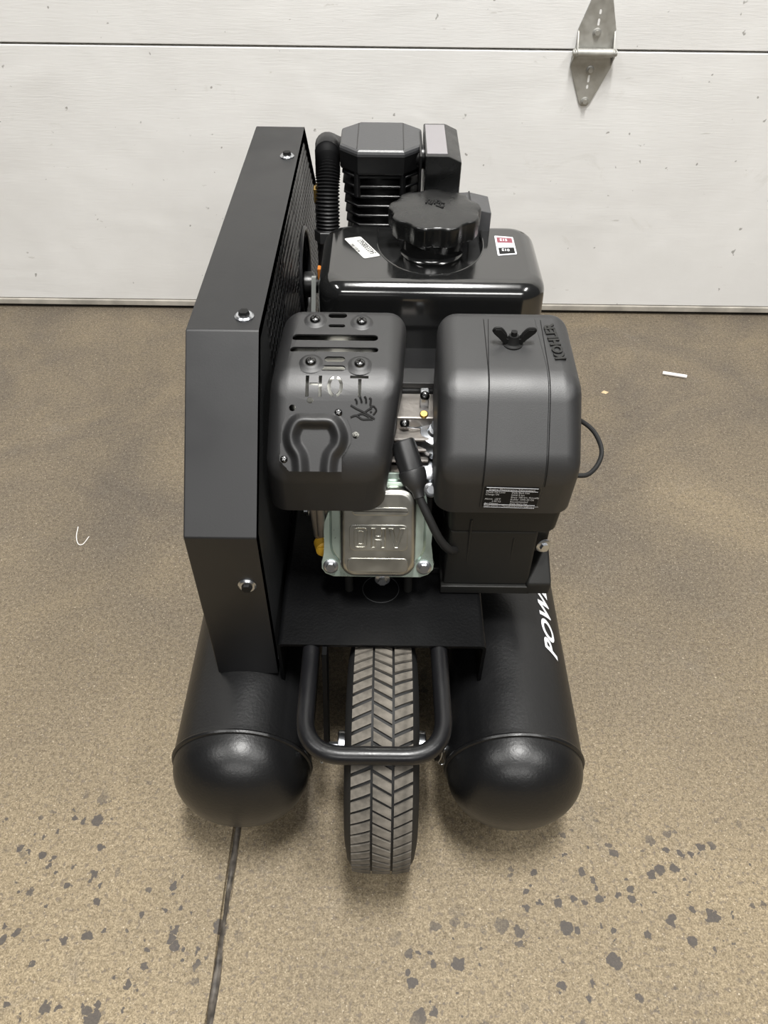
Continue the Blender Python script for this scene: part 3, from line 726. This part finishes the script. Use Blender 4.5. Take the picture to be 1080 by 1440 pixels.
# stencil letters cut across the bend
fr = math.radians(36)
HU, HV = Vector((1, 0, 0)), Vector((0, math.cos(fr), math.sin(fr))); HN = HU.cross(HV); HO = Vector((-.0565, .6755, .5868))
def hq(u, v, h): return HO + HU * u + HV * v + HN * h
def bar(u0, u1, v0, v1): prism(cut, [(u0, v0), (u1, v0), (u1, v1), (u0, v1)], hq, -.022, .03)
S_ = .0036
bar(-.0300, -.0300 + S_, -.0120, .0120); bar(-.0160, -.0160 + S_, -.0120, .0120); bar(-.0300 + S_ + .0006, -.0166, .0008, .0036)
def arcstrip(cx, a0, a1, rx, ry, t):
    n = 10; o_ = [(cx + rx * math.cos(a0 + (a1 - a0) * k / n), ry * math.sin(a0 + (a1 - a0) * k / n)) for k in range(n + 1)]
    i_ = [(cx + (rx - t) * math.cos(a0 + (a1 - a0) * k / n), (ry - t) * math.sin(a0 + (a1 - a0) * k / n)) for k in range(n + 1)]
    prism(cut, o_ + i_[::-1], hq, -.022, .03)
arcstrip(.0020, -1.30, 1.30, .0085, .0125, S_); arcstrip(.0020, PI - 1.30, PI + 1.30, .0085, .0125, S_)
bar(.0180, .0380, .0092, .0124); bar(.0268, .0268 + S_, -.0120, .0086)
# round holes on the front face
fd = (Vector((0, .6175, .515)) - Vector((0, .680, .590))).normalized()     # down the front face
FN = Vector((1, 0, 0)).cross(-fd); FN = FN if FN.y < 0 else -FN
def fp(u, s, h=0): return Vector((u, .680, .590)) + fd * s + FN * h       # s = distance down the face
for u, s, r in ((-.0812, .0222, .0034), (-.1004, .0305, .0036), (-.0318, .0590, .0038)): cyl(cut, fp(u, s, -.02), FN, r, .05, 16)
mg = addmesh('muffler_guard', apply_bool(bm, cut), M['muff'], root, 28)
# raised screw bosses and screws on top
TN = Vector((0, -.135, 1)).normalized()
def topz(y): return .590 + (y - .680) * .135
for u, y in ((-.0816, .7767), (-.0282, .7740), (-.0820, .7064), (-.0284, .7045)):
    bm = bmesh.new(); lathe(bm, (u, y, topz(y) - .0008), TN, [(.0158, 0), (.0135, .0006), (.0112, .0020), (.0094, .0030), (.0080, .0033), (0, .0033)], 28); add('screw_boss', bm, M['muff'], mg)
    inst('guard_screw', SCREW, (u, y - .002, topz(y) + .0026), mg, TN, random.uniform(0, 1.5))
for u, s in ((-.0505, .0350), (-.1092, .0860)): inst('outlet_screw', SMALLSCREW, fp(u, s, .0012), mg, FN, .4)
# spark outlet: pressed plate with a horseshoe rib, open at the bottom
DX = lambda cx: -.1165 + cx * .0000785
DS = lambda cy: .0204 + cy * .0000764
cen = smoothpath([(x, y, 0) for x, y in ((325, 1100), (325, 960), (300, 800), (215, 640), (205, 480), (300, 320), (520, 305), (750, 320), (850, 480), (840, 640), (745, 790), (715, 960), (715, 1100))], 6)
cen = [Vector((p.x, p.y)) for p in cen]
outl = [(60, 380), (110, 260), (260, 200), (820, 200), (960, 280), (1020, 420), (1015, 620), (960, 730), (895, 820), (895, 1035), (165, 1035), (25, 875), (45, 600)]
def pdist(p):
    best = 9e9
    for a, c in zip(cen, cen[1:]):
        d_ = c - a; t = max(0, min(1, (p - a).dot(d_) / max(1e-9, d_.length_squared))); best = min(best, (a + d_ * t - p).length)
    return best
bm = bmesh.new(); G = {}
NX, NY = 90, 80
for i in range(NX + 1):
    for j in range(NY + 1):
        cx, cy = 20 + i * 1005 / NX, 195 + j * 842 / NY
        if not inside((cx, cy), outl): continue
        d_ = pdist(Vector((cx, cy))); hgt = .0020 + (.0086 * (.5 + .5 * math.cos(PI * min(1, d_ / 138))) if d_ < 138 else 0)
        G[i, j] = bm.verts.new(fp(DX(cx), DS(cy), hgt))
for i in range(NX):
    for j in range(NY):
        q = [(i, j), (i + 1, j), (i + 1, j + 1), (i, j + 1)]; q = [G[k] for k in q if k in G]
        if len(q) >= 3: bm.faces.new(q)
bmesh.ops.recalc_face_normals(bm, faces=bm.faces)
bmesh.ops.solidify(bm, geom=bm.faces[:], thickness=.0010)
add('spark_outlet', bm, M['muff'], mg, 50, label='pressed outlet plate with a horseshoe rib')
# hand warning symbol pressed in the face
bm = bmesh.new()
def hs(px, py): return fp(-.0476 + px * .0000503, .0082 + py * .0000488, .0003)
def stroke(pts, r): tube(bm, smoothpath([hs(*p) for p in pts], 4), r, 6)
for pts in (((300, 240), (330, 290), (335, 360)), ((405, 205), (425, 260), (440, 330)), ((500, 185), (530, 240), (535, 340)), ((600, 220), (635, 250), (625, 390)),
            ((205, 385), (330, 460), (500, 545), (720, 680)), ((700, 395), (755, 490), (690, 590)), ((620, 420), (700, 395)), ((205, 650), (320, 610), (450, 690), (590, 690), (680, 690)), ((320, 620), (450, 570), (600, 640)), ((500, 545), (600, 470), (660, 440)), ((620, 530), (660, 520))): stroke(pts, .00115)
add('hand_symbol', bm, M['black'], mg, label='small pressed hand warning symbol')
# muffler body inside
bm = hull([(-.112, .715, .572), (-.006, .715, .572), (-.112, .790, .584), (-.006, .790, .584), (-.118, .665, .505), (-.008, .665, .505), (-.115, .79, .48), (-.01, .79, .48), (-.115, .665, .48), (-.012, .665, .48)], .014, 3); add('muffler', bm, M['satin'], root)

# ---- air cleaner
AP = [(.0580, .680, .590), (.2150, .680, .590), (.0600, .807, .607), (.2130, .807, .607), (.0555, .6175, .515), (.2210, .6175, .515),
      (.0595, .6250, .4225), (.2160, .6250, .4225), (.060, .810, .4225), (.2160, .810, .4225)]
bm = hull(AP, .0225, 6, .2)
clip(bm, .4470, True)
ac = add('air_cleaner_cover', bm, M['plastic'], root, 28)
# raised centre band following the profile
pp = arcpath([(0, .782, .6035), (0, .680, .590), (0, .6175, .515), (0, .6222, .458)], .0225, 8)
bm = bmesh.new(); rings = []
for p, q in zip(pp, pp[1:] + [pp[-1] * 2 - pp[-2]]):
    t = (q - p).normalized(); n = Vector((0, t.z, -t.y)); n = n if n.dot(Vector((0, -.6, .8))) > 0 else -n
    f = (p.z - .46) / .145; xl, xr_ = .1095 + .004 * f * f, .1755 + .000 * f; e = min(1, max(0, (p.y - .768) / .016)); xl += .006 * e * e; xr_ -= .006 * e * e
    rings.append([Vector((xl - .0012, p.y, p.z)) - n * .0003, Vector((xl, p.y, p.z)) + n * .0013, Vector((xr_, p.y, p.z)) + n * .0013, Vector((xr_ + .0012, p.y, p.z)) - n * .0003])
# rounded far end
loft(bm, rings); add('cover_band', bm, M['plastic'], ac, 25)
bm = bmesh.new()
for xe in (.1085, .1780):
    tube(bm, [Vector((xe + (.004 * ((p.z - .46) / .145) ** 2 if xe < .15 else 0), p.y, p.z)) + Vector((0, -.0003, .0002)) for p in pp[:-1]], .0005, 6)
add('band_groove', bm, M['black'], ac, label='dark recessed line along the band')
# wing nut
WN = Vector((.1421, .7400, .5978)); bm = bmesh.new()
lathe(bm, WN, (0, 0, 1), [(.0115, 0), (.0115, .0016), (.0090, .002), (.0075, .0035), (.0058, .011), (.0056, .012), (0, .012)], 24)
cyl(bm, WN + Vector((0, 0, .010)), (0, 0, 1), .0035, .007, 12)
for s in (-1, 1):
    pts = [(s * .0045, .0020), (s * .0090, .0022), (s * .0145, .0085), (s * .0225, .0165), (s * .0215, .0205), (s * .0155, .0205), (s * .0105, .0150), (s * .0080, .0090), (s * .0050, .0080)]
    b_ = bmesh.new(); prism(b_, pts, lambda u, v, h: WN + Vector((u, h, v)), -.0034, .0034, .0010, 1); merge(bm, b_)
    tube(bm, smoothpath([WN + Vector((u, 0, v)) for u, v in pts[1:8]], 4), .0017, 8)
add('wing_nut', bm, M['black'], ac, 40)
# raised maker's name
dirn = Vector((-.125, 1, .135)).normalized()
bm = text_bm('KOHLER', .0165, .0016, 0, .0006, .95, space=1.0)
onplane(bm, (.1900, .7440, .5990), dirn, Vector((-1, -.125, 0))); add('raised_lettering', bm, M['plastic2'], ac, 40, label='raised capitals KOHLER')
# maintenance label on the lower face
ld = (Vector((0, .6250, .4225)) - Vector((0, .6175, .515))).normalized(); LU = Vector((1, 0, -.028)).normalized(); LVv = -ld
LO = Vector((.1425, .6208, .4755)) + Vector((0, -.0018, 0))
bm = bmesh.new(); onp = lambda u, v, h: LO + LU * u + LVv * v + LU.cross(LVv) * h
prism(bm, rrect(-.0310, .0310, -.0175, .0175, .003, 4), onp, 0, .0004); lab = add('maintenance_label', bm, M['black'], ac, 0)
bm = bmesh.new()
def line(txt, u, v, al='LEFT', sz=.0044): merge(bm, onplane(text_bm(txt, sz, 0, 0, .0, .90, align=al, res=2), onp(u, v, .0006), LU, LVv))
line('Engine Maintenance Information', 0, .0136, 'CENTER')
for k, (a_, c_) in enumerate((('Check Oil Level', 'Daily Each Use'), ('Change Oil', 'Initial 5 hrs'), ('', 'Every 100 hrs, Annually'), ('Above  -20°F', 'Kohler 10W-30 Oil'), ('         (-30°C)', 'Recommended'), ('Air Cleaner', 'Daily Each Use'), ("Read Owner's Manual", 'www.kohlerengines.com'))):
    v = .0090 - k * .0038
    if a_: line(a_, -.0290, v, sz=.0037)
    if c_: line(c_, .0000, v, sz=.0037)
for v in (.0166, .0114, -.0118, -.0166): prism(bm, [(-.0290, v - .00015), (.0290, v - .00015), (.0290, v + .00015), (-.0290, v + .00015)], onp, .0004, .0007)
add('label_print', bm, M['white'], ac, 0, recalc=False, label='white printed maintenance lines')
# base tray below the cover, then the elbow shroud down to the saddle
bm = hull([(.078, .632, .400), (.206, .632, .400), (.076, .634, .462), (.212, .634, .462), (.078, .79, .402), (.20, .79, .402), (.078, .79, .445), (.21, .79, .445)], .008, 3); add('air_cleaner_base', bm, M['plastic2'], root)
bm = bmesh.new()
merge(bm, hull([(.080, .632, .405), (.187, .632, .405), (.0765, .626, .312), (.186, .626, .312), (.080, .70, .405), (.187, .70, .405), (.0765, .70, .312), (.186, .70, .312)], .004, 2))
merge(bm, hull([(.0735, .622, .3125), (.187, .622, .3125), (.0735, .622, .2985), (.190, .622, .2985), (.0735, .72, .3125), (.187, .72, .3125), (.0735, .72, .2985), (.19, .72, .2985)], .002, 2))
merge(bm, hull([(.183, .622, .2985), (.2140, .622, .2985), (.183, .622, .318), (.2150, .622, .318), (.204, .655, .355), (.210, .655, .355), (.183, .72, .2985), (.2140, .72, .2985), (.200, .72, .355), (.210, .72, .355)], .003, 2))
shroud = add('intake_shroud', bm, M['plastic2'], root)
bm = bmesh.new(); tube(bm, arcpath([(.104, .6325, .425), (.104, .6290, .325), (.158, .6290, .325), (.158, .6320, .395)], .014, 6), .0016, 8); add('shroud_rib', bm, M['plastic2'], shroud)
inst('shroud_bolt', BOLT, (.198, .640, .373), root, (.25, -1, .15))
bm = bmesh.new(); box(bm, .183, .205, .648, .70, .352, .39, .003); add('bolt_lug', bm, M['plastic2'], shroud)
# cable loop sticking out at the right
bm = bmesh.new(); tube(bm, smoothpath([(.235, .80, .445), (.262, .825, .425), (.285, .815, .412), (.292, .785, .402), (.278, .757, .395), (.255, .745, .395), (.20, .76, .40)], 8), .0032, 10); add('cable_loop', bm, M['rubber'], root)

# ---- carburettor side in the gap
bm = bmesh.new()
box(bm, .000, .075, .742, .80, .41, .490, .004); 
for k in range(5): box(bm, .005, .055, .722 - k * .006, .80, .468 - k * .012, .473 - k * .012, .0015, 1)
add('intake_manifold', bm, M['alu'], root)
bm = bmesh.new(); box(bm, .002, .078, .792, .825, .498, .5055, .001); add('governor_plate', bm, M['plastic'], root)
bm = bmesh.new(); lathe(bm, (.064, .742, .452), (0, -.3, 1), [(.026, 0), (.027, .004), (.027, .014), (.022, .018), (.020, .024), (.012, .026), (.010, .030), (0, .030)], 32); add('carburettor_bowl', bm, M['chrome'], root)
bm = bmesh.new(); lathe(bm, (.058, .715, .428), (0, -.3, 1), [(.018, 0), (.019, .003), (.019, .010), (.012, .013), (0, .013)], 28); add('carburettor_clamp', bm, M['chrome'], root)
bm = bmesh.new(); box(bm, .043, .054, .764, .775, .474, .512, .002); add('throttle_bracket', bm, M['chrome'], root)
inst('throttle_screw', SCREW, (.0485, .763, .508), root, (0, -.7, .7), .3); inst('choke_screw', BOLT, (.066, .738, .482), root, (0, -.4, .9)); inst('intake_screw', SCREW, (.024, .741, .482), root, (0, -.6, .8), .2)
inst('clamp_screw', BOLT, (.058, .690, .418), root, (0, -.7, .7))
bm = bmesh.new(); cyl(bm, (.0475, .752, .477), (0, -.30, .95), .0052, .017, 16, bev=.001); cyl(bm, (.0475, .750, .483), (0, -.30, .95), .0066, .004, 16); add('idle_jet', bm, M['brass'], root, label='small brass screw')
bm = bmesh.new(); tube(bm, smoothpath([(.020, .742, .478), (.035, .735, .480), (.047, .742, .476)], 5), .0011, 6); tube(bm, smoothpath([(.072, .646, .372), (.082, .640, .366), (.094, .650, .386)], 5), .0012, 6); add('linkage_wire', bm, M['chrome'], root)
# spark plug boot and lead
bm = bmesh.new()
d_ = Vector((.018, -.040, -.040)).normalized(); P0 = Vector((.0205, .693, .495))
lathe(bm, P0, d_, [(.0125, 0), (.0142, .002), (.0148, .022), (.0142, .036), (.0160, .037), (.0165, .041), (.0150, .050), (.0105, .058), (.0075, .062), (.0065, .070), (0, .070)], 28, rfun=lambda a, r, z: 1 + (.05 * math.cos(6 * a) if z < .037 else 0))
add('spark_plug_boot', bm, M['plastic'], root)
bm = bmesh.new(); tube(bm, smoothpath([P0 + d_ * .055, P0 + d_ * .070, (.053, .632, .428), (.068, .622, .400), (.084, .625, .378), (.10, .66, .36)], 6), .0052, 12); add('spark_plug_lead', bm, M['rubber'], root)
# recoil housing behind the air cleaner
bm = bmesh.new(); lathe(bm, (.095, .89, .405), (1, 0, 0), [(.108, 0), (.108, .05), (.100, .075), (.07, .085), (0, .085)], 40); add('recoil_housing', bm, M['plastic'], root)

# ---- compressor pump
PCX, PCY = -.0105, 1.170
def octa(hx, hy, c): return [(-hx + c, -hy), (hx - c, -hy), (hx, -hy + c), (hx, hy - c), (hx - c, hy), (-hx + c, hy), (-hx, hy - c), (-hx, -hy + c)]
bm = bmesh.new()
rings = [[Vector((PCX + u * s_, PCY + v * s_, z)) for u, v in octa(.0590, .058, .026)] for z, s_ in ((.634, .97), (.637, 1.0), (.658, 1.0), (.6645, .985), (.667, .93))]
loft(bm, rings); phead = add('pump_head', bm, M['iron'], root, 20)
bm = bmesh.new(); loft(bm, [[Vector((PCX + u * s_, PCY + v * s_, z)) for u, v in octa(.0590, .058, .026)] for z, s_ in ((.6595, 1.004), (.6630, 1.004), (.6660, .985), (.6678, .94))]); add('head_lit_top', bm, M['pumphead'], phead, 20)  # lighter top plate: light on the head's upper face put into its colour
bm = bmesh.new()
for u in (-.034, .032): box(bm, PCX + u - .0006, PCX + u + .0006, PCY - .050, PCY + .050, .6665, .6684)
add('head_rib', bm, M['iron'], phead)
bm = bmesh.new()
lathe(bm, (PCX, PCY, .47), (0, 0, 1), [(.046, 0), (.046, .17)], 32)
for k, hx in enumerate((.0565, .0560, .0548, .0540, .0530, .052, .051, .050)):
    z = .628 - k * .0145
    prism(bm, octa(hx, .0535 - k * .0005, .020), lambda u, v, h: Vector((PCX + u, PCY + v, h)), z, z + .0035, .001, 1)
add('pump_cylinder', bm, M['iron'], root)
for u in (-.034, .032):
    bm = bmesh.new(); cyl(bm, (PCX + u, PCY - .050, .600), (0, 0, 1), .005, .045, 14, bev=.001); add('head_stud', bm, M['iron'], root)
bm = bmesh.new(); merge(bm, hull([(x, y, z) for x in (-.075, .055) for y in (1.09, 1.25) for z in (.297, .48)], .015, 3)); lathe(bm, (-.19, PCY, .43), (1, 0, 0), [(.014, 0), (.014, .13)], 24); lathe(bm, (-.138, PCY, .430), (1, 0, 0), [(.019, 0), (.021, .002), (.021, .014), (.019, .017), (.014, .018)], 28)
merge(bm, hull([(-.06, 1.07, .50), (.05, 1.07, .50), (-.055, 1.10, .555), (.045, 1.10, .555), (-.06, 1.22, .50), (.05, 1.22, .50), (-.05, 1.2, .555), (.04, 1.2, .555)], .006, 2))
add('pump_crankcase', bm, M['iron'], root)
bm = bmesh.new(); lathe(bm, (-.030, 1.072, .548), (0, -.8, .6), [(.004, .008), (.004, 0), (.0075, 0), (.0075, .010), (.004, .010), (.004, .008)], 20, close=False); add('breather_fitting', bm, M['steel'], root)
# inlet filter box on the right of the head
bm = hull([(.0510, 1.085, .672), (.0830, 1.085, .672), (.0510, 1.205, .674), (.0830, 1.205, .674), (.1015, 1.085, .664), (.1015, 1.205, .666), (.0510, 1.085, .575), (.0830, 1.085, .570), (.1000, 1.085, .578), (.0510, 1.205, .575), (.1000, 1.205, .575)], .0022, 2, .03)
fb = add('inlet_filter_box', bm, M['cap'], root, 25)
bm = hull([(.0535, 1.092, .6728), (.0815, 1.092, .6728), (.0535, 1.198, .6745), (.0815, 1.198, .6745), (.0535, 1.092, .6715), (.0815, 1.092, .6715), (.0535, 1.198, .6735), (.0815, 1.198, .6735)]); add('filter_plate', bm, M['brightplate'], fb, label='bright metallic plate on the box top')  # thin bright metallic plate over the box top
bm = bmesh.new(); cyl(bm, (.030, 1.145, .648), (1, 0, 0), .016, .022, 20); box(bm, .0440, .0470, 1.095, 1.19, .600, .668, .001); add('filter_neck', bm, M['iron'], root)
bm = hull([(.050, 1.035, .618), (.1150, 1.035, .622), (.1430, 1.035, .616), (.050, 1.09, .618), (.1150, 1.09, .622), (.1430, 1.09, .616), (.05, 1.035, .48), (.143, 1.035, .48), (.05, 1.09, .48), (.143, 1.09, .48)], .002, 2, .03); add('unloader_box', bm, M['pumphead'], root)
bm = bmesh.new(); box(bm, .1140, .1160, 1.033, 1.09, .50, .6228); add('unloader_seam', bm, M['iron'], root)
# discharge hose: corrugated run, smooth elbow, hex connector
hpth = smoothpath([(-.0890, 1.105, .556), (-.0885, 1.112, .585), (-.0880, 1.122, .612), (-.0875, 1.134, .630), (-.0885, 1.150, .641), (-.0900, 1.168, .6455)], 24)
bm = bmesh.new(); tube(bm, hpth, .016, 20, rfun=lambda i: .0168 + .0014 * math.cos(i * PI / 2)); add('discharge_hose', bm, M['hose'], root, 60, label='corrugated black hose')
bm = bmesh.new(); tube(bm, smoothpath([(-.0898, 1.164, .645), (-.0902, 1.180, .646), (-.0920, 1.215, .638), (-.080, 1.25, .62), (-.04, 1.25, .61)], 8), .0180, 20); add('hose_elbow', bm, M['hose'], root)
bm = bmesh.new(); cyl(bm, (-.0895, 1.101, .541), (.0, .10, 1), .0195, .017, 6, bev=.001); add('hose_connector', bm, M['plastic'], root)
bm = bmesh.new(); tube(bm, smoothpath([(-.0895, 1.101, .545), (-.0890, 1.096, .515), (-.086, 1.085, .47), (-.07, 1.08, .42)], 6), .0150, 18); add('hose_tail', bm, M['rubber'], root)
bm = bmesh.new(); box(bm, -.1085, -.1020, 1.115, 1.130, .592, .612, .001); add('hose_clip', bm, M['brass'], root, label='small dull brass clip')
bm = bmesh.new(); box(bm, -.1055, -.0990, 1.075, 1.088, .490, .508, .001); add('wire_connector', bm, M['orange'], root, label='small orange connector')
